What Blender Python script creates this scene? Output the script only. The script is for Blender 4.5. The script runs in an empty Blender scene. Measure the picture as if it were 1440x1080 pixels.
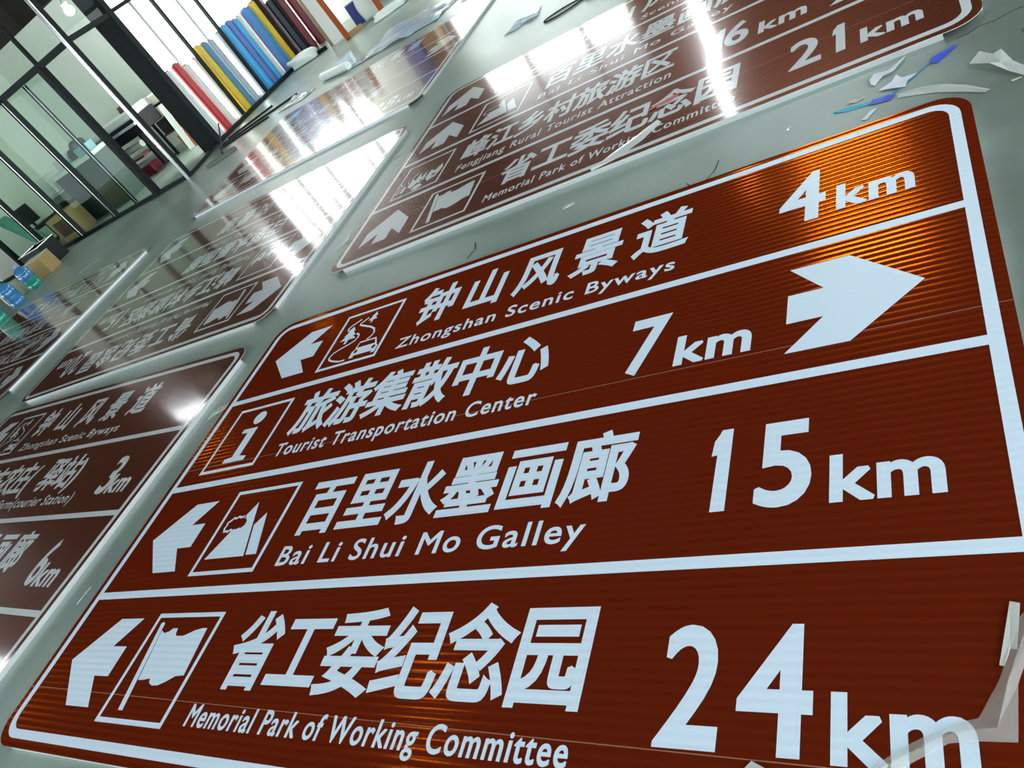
import bpy, bmesh, math, random
from mathutils import Matrix, Vector
random.seed(7)
SC = bpy.context.scene
COL = SC.collection

# ------------------------------------------------------------------ camera
HS = 0.03                                  # height of a sign face above the floor
cam_d = bpy.data.cameras.new('camera')
cam_d.sensor_width = 36.0
cam_d.lens = 1081.2 / 1440 * 36.0
cam_d.clip_start = 0.05
cam = bpy.data.objects.new('camera', cam_d)
COL.objects.link(cam)
XA = (0.81080, 0.27704, -0.51561)
YA = (0.18271, 0.71708, 0.67261)
ZA = (0.55607, -0.63956, 0.53080)
LOC = (4.09276, -3.16602, 1.76806)
cam.matrix_world = Matrix(((XA[0], YA[0], ZA[0], LOC[0]), (XA[1], YA[1], ZA[1], LOC[1]),
                           (XA[2], YA[2], ZA[2], LOC[2]), (0, 0, 0, 1)))
SC.camera = cam

# ------------------------------------------------------------------ world and exposure
W = bpy.data.worlds.new('daylight')
SC.world = W
W.use_nodes = True
bg = W.node_tree.nodes['Background']
bg.inputs[0].default_value = (0.82, 0.95, 1.0, 1)
bg.inputs[1].default_value = 4.2
SC.view_settings.view_transform = 'Standard'
SC.view_settings.look = 'None'
SC.view_settings.gamma = 1.0
SC.view_settings.use_curve_mapping = False
SC.view_settings.exposure = 0.0
SC.cycles.max_bounces = 10
SC.cycles.transparent_max_bounces = 24
SC.cycles.sample_clamp_indirect = 25.0
LAMP_E = 45.0          # ceiling tubes
OFFICE_E = 260.0        # office lamp
WINDOW_E = 5.5         # bright daylight panes

# ------------------------------------------------------------------ materials
def mat(name, col, rough=0.5, metal=0.0, coat=0.0, coat_rough=0.03, spec=0.5, emit=None, estr=0.0, alpha=1.0):
    m = bpy.data.materials.new(name); m.use_nodes = True
    b = m.node_tree.nodes['Principled BSDF']
    b.inputs['Base Color'].default_value = (*col, 1)
    b.inputs['Roughness'].default_value = rough
    b.inputs['Metallic'].default_value = metal
    b.inputs['Coat Weight'].default_value = coat
    b.inputs['Coat Roughness'].default_value = coat_rough
    b.inputs['Specular IOR Level'].default_value = spec
    b.inputs['Alpha'].default_value = alpha
    if emit:
        b.inputs['Emission Color'].default_value = (*emit, 1)
        b.inputs['Emission Strength'].default_value = estr
    return m

def nodes(m):
    nt = m.node_tree
    return nt, nt.nodes, nt.links, nt.nodes['Principled BSDF']

def noise_mix(m, c1, c2, scale, detail=4, rough_rng=None, coord='Object', lo=0.35, hi=0.65, stretch=None):
    nt, N, L, b = nodes(m)
    tc = N.new('ShaderNodeTexCoord'); no = N.new('ShaderNodeTexNoise')
    no.inputs['Scale'].default_value = scale; no.inputs['Detail'].default_value = detail
    if stretch:
        mp = N.new('ShaderNodeMapping'); mp.inputs['Scale'].default_value = stretch
        L.new(tc.outputs[coord], mp.inputs[0]); L.new(mp.outputs[0], no.inputs['Vector'])
    else:
        L.new(tc.outputs[coord], no.inputs['Vector'])
    r = N.new('ShaderNodeValToRGB')
    r.color_ramp.elements[0].position = lo; r.color_ramp.elements[1].position = hi
    r.color_ramp.elements[0].color = (*c1, 1); r.color_ramp.elements[1].color = (*c2, 1)
    L.new(no.outputs['Fac'], r.inputs[0]); L.new(r.outputs[0], b.inputs['Base Color'])
    if rough_rng:
        mr = N.new('ShaderNodeMapRange')
        mr.inputs['To Min'].default_value, mr.inputs['To Max'].default_value = rough_rng
        L.new(no.outputs['Fac'], mr.inputs['Value']); L.new(mr.outputs[0], b.inputs['Roughness'])
    return no

def sheeting(name, col, rough, coat, coat_rough, wave_scale=0.0, wave_str=0.0, spec=0.2, tint=None, warp=0.012, glint=None, rib=0.0, grough=0.3, ribdark=1.0):
    """prismatic sign sheeting: fine parallel ribs under a clear top layer"""
    m = mat(name, col, rough, coat=coat, coat_rough=coat_rough, spec=spec)
    nt, N, L, b = nodes(m)
    if tint: b.inputs['Specular Tint'].default_value = (*tint, 1)
    tc = N.new('ShaderNodeTexCoord')
    no = N.new('ShaderNodeTexNoise'); no.inputs['Scale'].default_value = 1.7; no.inputs['Detail'].default_value = 3
    L.new(tc.outputs['Object'], no.inputs['Vector'])
    bump2 = N.new('ShaderNodeBump'); bump2.inputs['Strength'].default_value = warp
    bump2.inputs['Distance'].default_value = 0.02
    L.new(no.outputs['Fac'], bump2.inputs['Height'])
    L.new(bump2.outputs[0], b.inputs['Coat Normal'])
    if wave_scale:
        wv = N.new('ShaderNodeTexWave'); wv.wave_type = 'BANDS'; wv.bands_direction = 'Y'
        wv.inputs['Scale'].default_value = wave_scale
        wv.inputs['Distortion'].default_value = 0.25; wv.inputs['Detail'].default_value = 1.0
        wv.inputs['Detail Scale'].default_value = 0.4
        L.new(tc.outputs['Object'], wv.inputs['Vector'])
        bp = N.new('ShaderNodeBump'); bp.inputs['Strength'].default_value = wave_str
        bp.inputs['Distance'].default_value = 0.004
        L.new(wv.outputs['Fac'], bp.inputs['Height']); L.new(bp.outputs[0], b.inputs['Normal'])
        if glint:                          # tinted glint of the prism layer under the clear face
            gl = N.new('ShaderNodeBsdfGlossy')
            mc = N.new('ShaderNodeMix'); mc.data_type = 'RGBA'
            mc.inputs['A'].default_value = (*[c * ribdark for c in glint], 1); mc.inputs['B'].default_value = (*[c * 1.6 for c in glint], 1)
            L.new(wv.outputs['Fac'], mc.inputs['Factor']); L.new(mc.outputs['Result'], gl.inputs['Color'])
            gl.inputs['Roughness'].default_value = grough
            bp2 = N.new('ShaderNodeBump'); bp2.inputs['Strength'].default_value = rib; bp2.inputs['Distance'].default_value = 0.004
            L.new(wv.outputs['Fac'], bp2.inputs['Height']); L.new(bp2.outputs[0], gl.inputs['Normal'])
            ad = N.new('ShaderNodeAddShader'); L.new(b.outputs[0], ad.inputs[0]); L.new(gl.outputs[0], ad.inputs[1])
            L.new(ad.outputs[0], N['Material Output'].inputs[0])
    return m

BROWN_NEAR = sheeting('brown_sheeting', (0.112, 0.0112, 0.0034), 0.40, 0.0, 0.2, 10.5, 0.0, spec=0.0, glint=(0.20, 0.036, 0.0012), rib=0.16, grough=0.15, ribdark=0.3)
BROWN = sheeting('brown_sheeting_filmed', (0.074, 0.0150, 0.0048), 0.24, 0.70, 0.10, 10.5, spec=0.05, glint=(0.04, 0.0075, 0.0004), rib=0.05, grough=0.34)
WHITE_NEAR = sheeting('white_sheeting', (0.74, 0.86, 0.97), 0.4, 0.05, 0.2, 10.5, 0.10, spec=0.5)
WHITE = sheeting('white_sheeting_filmed', (0.70, 0.72, 0.72), 0.24, 0.7, 0.10, spec=0.15)
ALU = mat('mill_aluminium', (0.80, 0.83, 0.83), 0.32, 0.75)
EDGE = mat('cut_sheet_edge', (0.62, 0.52, 0.44), 0.4)
SEAM = mat('sheeting_joint', (0.34, 0.15, 0.09), 0.5)
FLOOR = mat('painted_concrete', (0.3, 0.33, 0.3), 0.4)
noise_mix(FLOOR, (0.215, 0.275, 0.230), (0.315, 0.385, 0.330), 1.3, 8, (0.29, 0.44))
def darker_right_side(m):
    """mixes a darker grey into the floor colour along the right of the signs, with a noisy edge"""
    nt, N, L, b = nodes(m)
    tc = N.new('ShaderNodeTexCoord'); sx = N.new('ShaderNodeSeparateXYZ'); L.new(tc.outputs['Object'], sx.inputs[0])
    no = N.new('ShaderNodeTexNoise'); no.inputs['Scale'].default_value = 2.2; no.inputs['Detail'].default_value = 6
    L.new(tc.outputs['Object'], no.inputs['Vector'])
    ad = N.new('ShaderNodeMath'); ad.operation = 'ADD'; L.new(sx.outputs[0], ad.inputs[0]); L.new(no.outputs['Fac'], ad.inputs[1])
    mr = N.new('ShaderNodeMapRange'); mr.interpolation_type = 'SMOOTHSTEP'
    mr.inputs['From Min'].default_value = 4.2; mr.inputs['From Max'].default_value = 4.75; mr.inputs['To Min'].default_value = 0.0; mr.inputs['To Max'].default_value = 0.75
    L.new(ad.outputs[0], mr.inputs['Value'])
    src = b.inputs['Base Color'].links[0].from_socket
    mx = N.new('ShaderNodeMix'); mx.data_type = 'RGBA'; L.new(mr.outputs[0], mx.inputs['Factor']); L.new(src, mx.inputs['A'])
    mx.inputs['B'].default_value = (0.115, 0.135, 0.112, 1); L.new(mx.outputs['Result'], b.inputs['Base Color'])
darker_right_side(FLOOR)  # floor colour turns darker grey towards the right
CRACK = mat('floor_crack', (0.05, 0.055, 0.05), 0.9)
WALLP = mat('plaster_wall', (0.62, 0.66, 0.60), 0.8)
noise_mix(WALLP, (0.62, 0.67, 0.58), (0.70, 0.74, 0.65), 0.8, 4)
CEIL = mat('ceiling_sheet', (0.05, 0.045, 0.04), 0.8)
noise_mix(CEIL, (0.04, 0.036, 0.03), (0.06, 0.055, 0.048), 0.7, 3)
WALLD = mat('dark_wall', (0.10, 0.085, 0.065), 0.8)
noise_mix(WALLD, (0.028, 0.023, 0.016), (0.05, 0.042, 0.03), 0.5, 3)
DARKF = mat('dark_frame', (0.009, 0.013, 0.013), 0.6, 0.0, spec=0.2)
SILVER = mat('polished_frame', (0.75, 0.77, 0.74), 0.25, 0.9)
PANE = mat('daylight_pane', (0.9, 0.95, 0.95), 0.4, emit=(0.93, 1.0, 0.97), estr=WINDOW_E)
PANE2 = mat('daylight_pane_upper', (0.8, 0.9, 0.95), 0.4, emit=(0.82, 0.95, 1.0), estr=WINDOW_E * 0.16)
TUBE = mat('lamp_tube', (1, 1, 1), 0.4, emit=(0.90, 0.97, 1.0), estr=LAMP_E)
OLAMP = mat('office_lamp_diffuser', (1, 1, 1), 0.4, emit=(0.90, 0.97, 1.0), estr=OFFICE_E)
LHOUS = mat('lamp_housing', (0.7, 0.7, 0.7), 0.5)
def plain(n, c, r=0.5, **k): return mat(n, c, r, **k)
BLACK = plain('black_paint', (0.008, 0.008, 0.009), 0.55, spec=0.25)
BLKFAB = plain('black_fabric', (0.015, 0.016, 0.018), 0.8)
WHT = plain('white_film', (0.80, 0.85, 0.80), 0.35)
OFFW = plain('off_white', (0.66, 0.68, 0.62), 0.5)
RED = plain('red_film', (0.50, 0.018, 0.022), 0.3)
DRED = plain('dark_red_film', (0.16, 0.008, 0.018), 0.35)
YEL = plain('yellow_film', (0.72, 0.47, 0.01), 0.3)
CYAN = plain('cyan_film', (0.02, 0.34, 0.70), 0.3)
BLUE = plain('blue_film', (0.015, 0.20, 0.52), 0.3)
STEEL = plain('steel_blue_film', (0.05, 0.20, 0.36), 0.3)
VIO = plain('violet_blue_film', (0.09, 0.14, 0.42), 0.3)
NAVY = plain('navy_film', (0.012, 0.014, 0.035), 0.4)
PINKW = plain('pinkish_white', (0.75, 0.58, 0.56), 0.4)
CREAM = plain('cream_film', (0.72, 0.68, 0.55), 0.4)
GREYF = plain('grey_film', (0.45, 0.50, 0.52), 0.35)
ORANGE = plain('orange_core', (0.75, 0.22, 0.08), 0.5)
CORE = plain('cardboard_core', (0.35, 0.24, 0.13), 0.8)
CARD = plain('cardboard', (0.42, 0.28, 0.12), 0.8)
WOOD = plain('beige_wood', (0.33, 0.26, 0.17), 0.6)
noise_mix(WOOD, (0.28, 0.21, 0.13), (0.38, 0.30, 0.20), 6, 4, stretch=(1, 1, 0.1))
OWOOD = plain('orange_brown_wood', (0.36, 0.085, 0.02), 0.4)
noise_mix(OWOOD, (0.28, 0.06, 0.015), (0.42, 0.11, 0.03), 6, 4, stretch=(1, 1, 0.1))
DBROWN = plain('dark_brown_board', (0.10, 0.03, 0.015), 0.5)
TEAL = plain('teal_cabinet', (0.022, 0.045, 0.038), 0.4)
OLIVE = plain('olive_cabinet', (0.05, 0.05, 0.02), 0.5)
BOTTLE = plain('blue_bottle_plastic', (0.05, 0.22, 0.50), 0.12, coat=1.0, coat_rough=0.05)
BOTGRN = plain('green_bottle_plastic', (0.01, 0.30, 0.22), 0.12, coat=1.0, coat_rough=0.05)
LILAC = plain('lilac_cap', (0.35, 0.35, 0.70), 0.4)
GREENR = plain('green_roll', (0.12, 0.33, 0.24), 0.2)
PADG = plain('grey_green_pad', (0.14, 0.17, 0.12), 0.8)
LEAF = plain('dark_leaf', (0.012, 0.022, 0.012), 0.35)
BLUET = plain('blue_tape', (0.01, 0.07, 0.62), 0.4)
CYANT = plain('cyan_tape', (0.02, 0.42, 0.62), 0.4)
REDT = plain('red_tape', (0.50, 0.03, 0.02), 0.5)
PAPER = plain('white_paper', (0.72, 0.74, 0.80), 0.5)
PAPERY = plain('yellowed_paper', (0.55, 0.56, 0.42), 0.6)

def film_mat(name, col, alpha, rough=0.15):
    m = mat(name, col, rough, alpha=alpha)
    return m
FILM = film_mat('clear_peeled_film', (0.75, 0.74, 0.68), 0.22)
FILMW = film_mat('milky_film', (0.78, 0.80, 0.75), 0.55)
FILMB = film_mat('bluish_plastic', (0.66, 0.76, 0.84), 0.6)

def glass(name, tint, k=0.85):
    m = bpy.data.materials.new(name); m.use_nodes = True
    nt = m.node_tree; N = nt.nodes; L = nt.links
    N.remove(N['Principled BSDF'])
    out = N['Material Output']
    t = N.new('ShaderNodeBsdfTransparent'); t.inputs[0].default_value = (*tint, 1)
    g = N.new('ShaderNodeBsdfGlossy'); g.inputs['Roughness'].default_value = 0.02
    f = N.new('ShaderNodeFresnel'); f.inputs[0].default_value = 1.22
    mx = N.new('ShaderNodeMixShader')
    L.new(f.outputs[0], mx.inputs[0]); L.new(t.outputs[0], mx.inputs[1]); L.new(g.outputs[0], mx.inputs[2])
    L.new(mx.outputs[0], out.inputs[0])
    return m
GLASS_G = glass('green_glass', (0.72, 0.86, 0.78))
GLASS_C = glass('clear_glass', (0.93, 0.96, 0.94))

# ------------------------------------------------------------------ mesh helpers
class MB:
    def __init__(s): s.v = []; s.f = []; s.mi = []; s.cur = 0
    def add(s, vs, fs):
        o = len(s.v); s.v += [tuple(x) for x in vs]
        for f in fs: s.f.append(tuple(i + o for i in f)); s.mi.append(s.cur)
        return s
    def box(s, x0, x1, y0, y1, z0, z1, M=None):
        vs = [Vector((x, y, z)) for z in (z0, z1) for x, y in ((x0, y0), (x1, y0), (x1, y1), (x0, y1))]
        if M: vs = [M @ v for v in vs]
        return s.add(vs, [(3, 2, 1, 0), (4, 5, 6, 7), (0, 1, 5, 4), (1, 2, 6, 5), (2, 3, 7, 6), (3, 0, 4, 7)])
    def prism(s, poly, z0, z1):
        """poly: list of (x, y) CCW"""
        a = sum(poly[i][0] * poly[(i + 1) % len(poly)][1] - poly[(i + 1) % len(poly)][0] * poly[i][1] for i in range(len(poly)))
        if a < 0: poly = poly[::-1]
        n = len(poly)
        vs = [(x, y, z0) for x, y in poly] + [(x, y, z1) for x, y in poly]
        fs = [tuple(range(n - 1, -1, -1)), tuple(range(n, 2 * n))]
        fs += [(i, (i + 1) % n, n + (i + 1) % n, n + i) for i in range(n)]
        return s.add(vs, fs)
    def flat(s, poly, z):
        a = sum(poly[i][0] * poly[(i + 1) % len(poly)][1] - poly[(i + 1) % len(poly)][0] * poly[i][1] for i in range(len(poly)))
        if a < 0: poly = poly[::-1]
        return s.add([(x, y, z) for x, y in poly], [tuple(range(len(poly)))])
    def ring(s, outer, inner, z):
        n = len(outer)
        return s.add([(x, y, z) for x, y in outer] + [(x, y, z) for x, y in inner],
                     [(i, (i + 1) % n, n + (i + 1) % n, n + i) for i in range(n)])
    def ribbon(s, pts, w, z):
        """flat line of constant width"""
        P = [Vector(p) for p in pts]; L = []; R = []
        for i, p in enumerate(P):
            a = P[max(i - 1, 0)]; b = P[min(i + 1, len(P) - 1)]
            d = (b - a).normalized(); n = Vector((-d.y, d.x)) * w / 2
            L.append(p + n); R.append(p - n)
        m = len(P)
        return s.add([(q.x, q.y, z) for q in R] + [(q.x, q.y, z) for q in L], [(i, i + 1, m + i + 1, m + i) for i in range(m - 1)])
    def tube(s, p0, p1, r0, r1=None, n=14, caps=True):
        r1 = r0 if r1 is None else r1
        p0 = Vector(p0); p1 = Vector(p1); d = (p1 - p0).normalized()
        a = d.orthogonal().normalized(); b = d.cross(a)
        vs = []
        for p, r in ((p0, r0), (p1, r1)):
            vs += [p + (a * math.cos(2 * math.pi * k / n) + b * math.sin(2 * math.pi * k / n)) * r for k in range(n)]
        fs = [(k, (k + 1) % n, n + (k + 1) % n, n + k) for k in range(n)]
        if caps: fs += [tuple(range(n - 1, -1, -1)), tuple(range(n, 2 * n))]
        return s.add(vs, fs)
    def path(s, pts, r, n=8):
        for a, b in zip(pts[:-1], pts[1:]): s.tube(a, b, r, n=n)
        return s
    def lathe(s, prof, c=(0, 0, 0), n=24):
        m = len(prof); vs = []; fs = []
        for r, z in prof:
            vs += [(c[0] + r * math.cos(2 * math.pi * k / n), c[1] + r * math.sin(2 * math.pi * k / n), c[2] + z) for k in range(n)]
        for j in range(m - 1):
            fs += [(j * n + k, j * n + (k + 1) % n, (j + 1) * n + (k + 1) % n, (j + 1) * n + k) for k in range(n)]
        fs += [tuple(range(n - 1, -1, -1)), tuple(range((m - 1) * n, m * n))]
        return s.add(vs, fs)
    def build(s, name, m, parent=None, loc=None, rot=None, smooth=False, bevel=0.0):
        me = bpy.data.meshes.new(name)
        me.from_pydata(s.v, [], s.f)
        ms = m if isinstance(m, (list, tuple)) else [m]
        for x in ms: me.materials.append(x)
        if len(ms) > 1:
            for p, k in zip(me.polygons, s.mi): p.material_index = k
        if smooth:
            for p in me.polygons: p.use_smooth = True
        me.update()
        o = bpy.data.objects.new(name, me); COL.objects.link(o)
        if parent: o.parent = parent
        if loc is not None: o.location = loc
        if rot is not None: o.rotation_euler = rot
        if bevel:
            md = o.modifiers.new('bevel', 'BEVEL'); md.width = bevel; md.segments = 2; md.limit_method = 'ANGLE'
        if smooth:
            try:
                md = o.modifiers.new('edges', 'EDGE_SPLIT'); md.split_angle = math.radians(40)
            except Exception: pass
        return o

def thing(name, label, cat, loc=(0, 0, 0), rz=0.0, group=None, rot=None):
    o = bpy.data.objects.new(name, None); COL.objects.link(o)
    o.empty_display_size = 0.1
    o.location = loc; o.rotation_euler = rot if rot else (0, 0, rz)
    o['label'] = label; o['category'] = cat
    if group: o['group'] = group
    return o
def tag(o, label, cat, group=None):
    o['label'] = label; o['category'] = cat
    if group: o['group'] = group
    return o
def struct(o):
    o['kind'] = 'structure'; return o

# ------------------------------------------------------------------ lettering
_gc = {}
def glyphs(text, spacing=1.0):
    key = (text, spacing)
    if key in _gc: return _gc[key]
    c = bpy.data.curves.new('txt', 'FONT'); c.body = text; c.size = 1; c.resolution_u = 5; c.space_character = spacing
    o = bpy.data.objects.new('txt', c); COL.objects.link(o)
    dg = bpy.context.evaluated_depsgraph_get()
    me = bpy.data.meshes.new_from_object(o.evaluated_get(dg))
    bm = bmesh.new(); bm.from_mesh(me)
    bmesh.ops.remove_doubles(bm, verts=bm.verts, dist=1e-5)
    bm.verts.index_update()
    V = [(v.co.x, v.co.y) for v in bm.verts]
    bm.faces.index_update(); bm.edges.index_update()
    area = lambda ids: sum(V[ids[i]][0] * V[ids[(i + 1) % len(ids)]][1] - V[ids[(i + 1) % len(ids)]][0] * V[ids[i]][1] for i in range(len(ids)))
    FI = {f.index: [v.index for v in f.verts] for f in bm.faces}
    big = sorted(bm.faces, key=lambda f: -abs(area(FI[f.index])))
    done = {}
    for seed in big:                       # wind every face like its neighbours, starting from the largest face
        if seed.index in done: continue
        ids = FI[seed.index]; done[seed.index] = tuple(ids) if area(ids) > 0 else tuple(ids[::-1])
        st = [seed]
        while st:
            f = st.pop(); w = done[f.index]
            dirs = {(w[i], w[(i + 1) % len(w)]) for i in range(len(w))}
            for e in f.edges:
                for g in e.link_faces:
                    if g.index in done: continue
                    q = FI[g.index]
                    same = any((q[i], q[(i + 1) % len(q)]) in dirs for i in range(len(q)))
                    done[g.index] = tuple(q[::-1]) if same else tuple(q); st.append(g)
    F = [done[k] for k in sorted(done)]
    bm.free()
    bpy.data.objects.remove(o); bpy.data.curves.remove(c); bpy.data.meshes.remove(me)
    _gc[key] = (V, F)
    return _gc[key]

def fatten(mb, V, F, d, z):
    """add the glyph faces and, a hair below them, a mitred outline stroke that makes the strokes heavier by d"""
    mb.add([(x, y, z) for x, y in V], F)
    E = set()
    for f in F:
        for i in range(len(f)): E.add((f[i], f[(i + 1) % len(f)]))
    nin = {}; nout = {}; k = 0
    zz = lambda: z - 0.00012 - 0.0000015 * (k % 120)
    for (a, b) in sorted(E):
        if (b, a) in E: continue
        (ax, ay), (bx, by) = V[a], V[b]
        dx, dy = bx - ax, by - ay
        l = math.hypot(dx, dy)
        if l < 1e-7: continue
        nx, ny = dy / l * d, -dx / l * d
        nout[a] = (nx, ny); nin[b] = (nx, ny)
        k += 1
        mb.add([(ax, ay, zz()), (ax + nx, ay + ny, zz()), (bx + nx, by + ny, zz()), (bx, by, zz())], [(0, 1, 2, 3)])
    for i in nin:
        if i not in nout: continue
        (x, y), (ax, ay), (bx, by) = V[i], nin[i], nout[i]
        cr = ax * by - ay * bx
        if cr <= 1e-12: continue
        mx, my = ax + bx, ay + by
        m2 = mx * mx + my * my
        k += 1
        if m2 > 0.9 * d * d:
            t = 2 * d * d / m2
            mb.add([(x, y, zz()), (x + ax, y + ay, zz()), (x + mx * t, y + my * t, zz()), (x + bx, y + by, zz())], [(0, 1, 2, 3)])
        else:
            mb.add([(x, y, zz()), (x + ax, y + ay, zz()), (x + bx, y + by, zz())], [(0, 1, 2)])

def zh_line(text, u0, u1, v0, v1, z, cw=0.262, bold=0.0080):
    n = len(text); cw = min(cw, (u1 - u0) / n * 0.97)
    pitch = (u1 - u0 - cw) / max(n - 1, 1)
    for i, ch in enumerate(text):
        V, F = glyphs(ch); mb = MB()
        P = [(u0 + i * pitch + 0.004 + (x - 0.04) / 0.92 * (cw - 0.008), -v1 + 0.004 + (y + 0.075) / 0.915 * (v1 - v0 - 0.008)) for x, y in V]
        fatten(mb, P, F, bold, z)
        yield mb
def fit_text(mb, text, u0, u1, v_base, height, z, cap=0.682, bold=0.0, spacing=1.0):
    """ink box left/right to u0..u1, baseline at v_base, cap height given"""
    V, F = glyphs(text, spacing)
    x0 = min(p[0] for p in V); x1 = max(p[0] for p in V)
    P = [(u0 + (x - x0) / (x1 - x0) * (u1 - u0), -v_base + y / cap * height) for x, y in V]
    fatten(mb, P, F, bold, z)

def fit_words(text, u0, u1, v_base, height, z, bold, cap=0.682):
    V, F = glyphs(text, 1.14)
    adj = {}
    for f in F:
        for i in f: adj.setdefault(i, set()).update(f)
    x0 = min(p[0] for p in V); x1 = max(p[0] for p in V)
    seen = set(); comps = []
    for i in range(len(V)):
        if i in seen: continue
        st = [i]; c = []; seen.add(i)
        while st:
            k = st.pop(); c.append(k)
            for q in adj.get(k, ()):
                if q not in seen: seen.add(q); st.append(q)
        comps.append((min(V[k][0] for k in c), max(V[k][0] for k in c), set(c)))
    comps.sort(key=lambda q: q[0])
    words = [[comps[0]]]; right = comps[0][1]
    for cp in comps[1:]:
        if cp[0] - right > 0.30: words.append([cp])
        else: words[-1].append(cp)
        right = max(right, cp[1])
    P = [(u0 + (x - x0) / (x1 - x0) * (u1 - u0), -v_base + y / cap * height) for x, y in V]
    for w in words:
        ids = set().union(*[c[2] for c in w]); mp = {k: j for j, k in enumerate(sorted(ids))}
        mb = MB(); fatten(mb, [P[k] for k in sorted(ids)], [tuple(mp[k] for k in f) for f in F if f[0] in ids], bold, z)
        yield mb

# ------------------------------------------------------------------ road signs
def rrect(u0, u1, v0, v1, r, n=7):
    P = []
    for cx, cy, a0 in ((u1 - r, -v0 - r, 0), (u0 + r, -v0 - r, 90), (u0 + r, -v1 + r, 180), (u1 - r, -v1 + r, 270)):
        for k in range(n + 1):
            a = math.radians(a0 + 90 * k / n)
            P.append((cx + r * math.cos(a), cy + r * math.sin(a)))
    return P

ROWC = [0.325, 1.005, 1.68, 2.345]
ZHV = [(0.095, 0.405), (0.77, 1.075), (1.45, 1.752), (2.127, 2.440)]
ENB = [(0.568, 0.078), (1.222, 0.085), (1.906, 0.093), (2.588, 0.08)]
DGV = [(0.16, 0.5), (0.858, 1.174), (1.527, 1.842), (2.2, 2.517)]
KMB = [(0.484, 0.158), (1.172, 0.15), (1.844, 0.155), (2.52, 0.152)]
PICV = [0.09, 0.765, 1.438, 2.12]

def L_arrow(tip_u, c, k=1.0, flip=1):
    h = 0.208 * k
    pts = [(0, 0), (0.212, -h), (0.407, -h), (0.292, -0.07 * k), (0.407, -0.07 * k), (0.407, 0.07 * k), (0.292, 0.07 * k), (0.407, h), (0.212, h)]
    return [(tip_u + flip * x * k, c + y) for x, y in pts]
def U_arrow(cu, top):
    pts = [(0, 0), (-0.21, 0.21), (-0.21, 0.40), (-0.07, 0.27), (-0.07, 0.405), (0.07, 0.405), (0.07, 0.275), (0.205, 0.405), (0.205, 0.212)]
    return [(cu + x, top + y) for x, y in pts]

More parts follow.
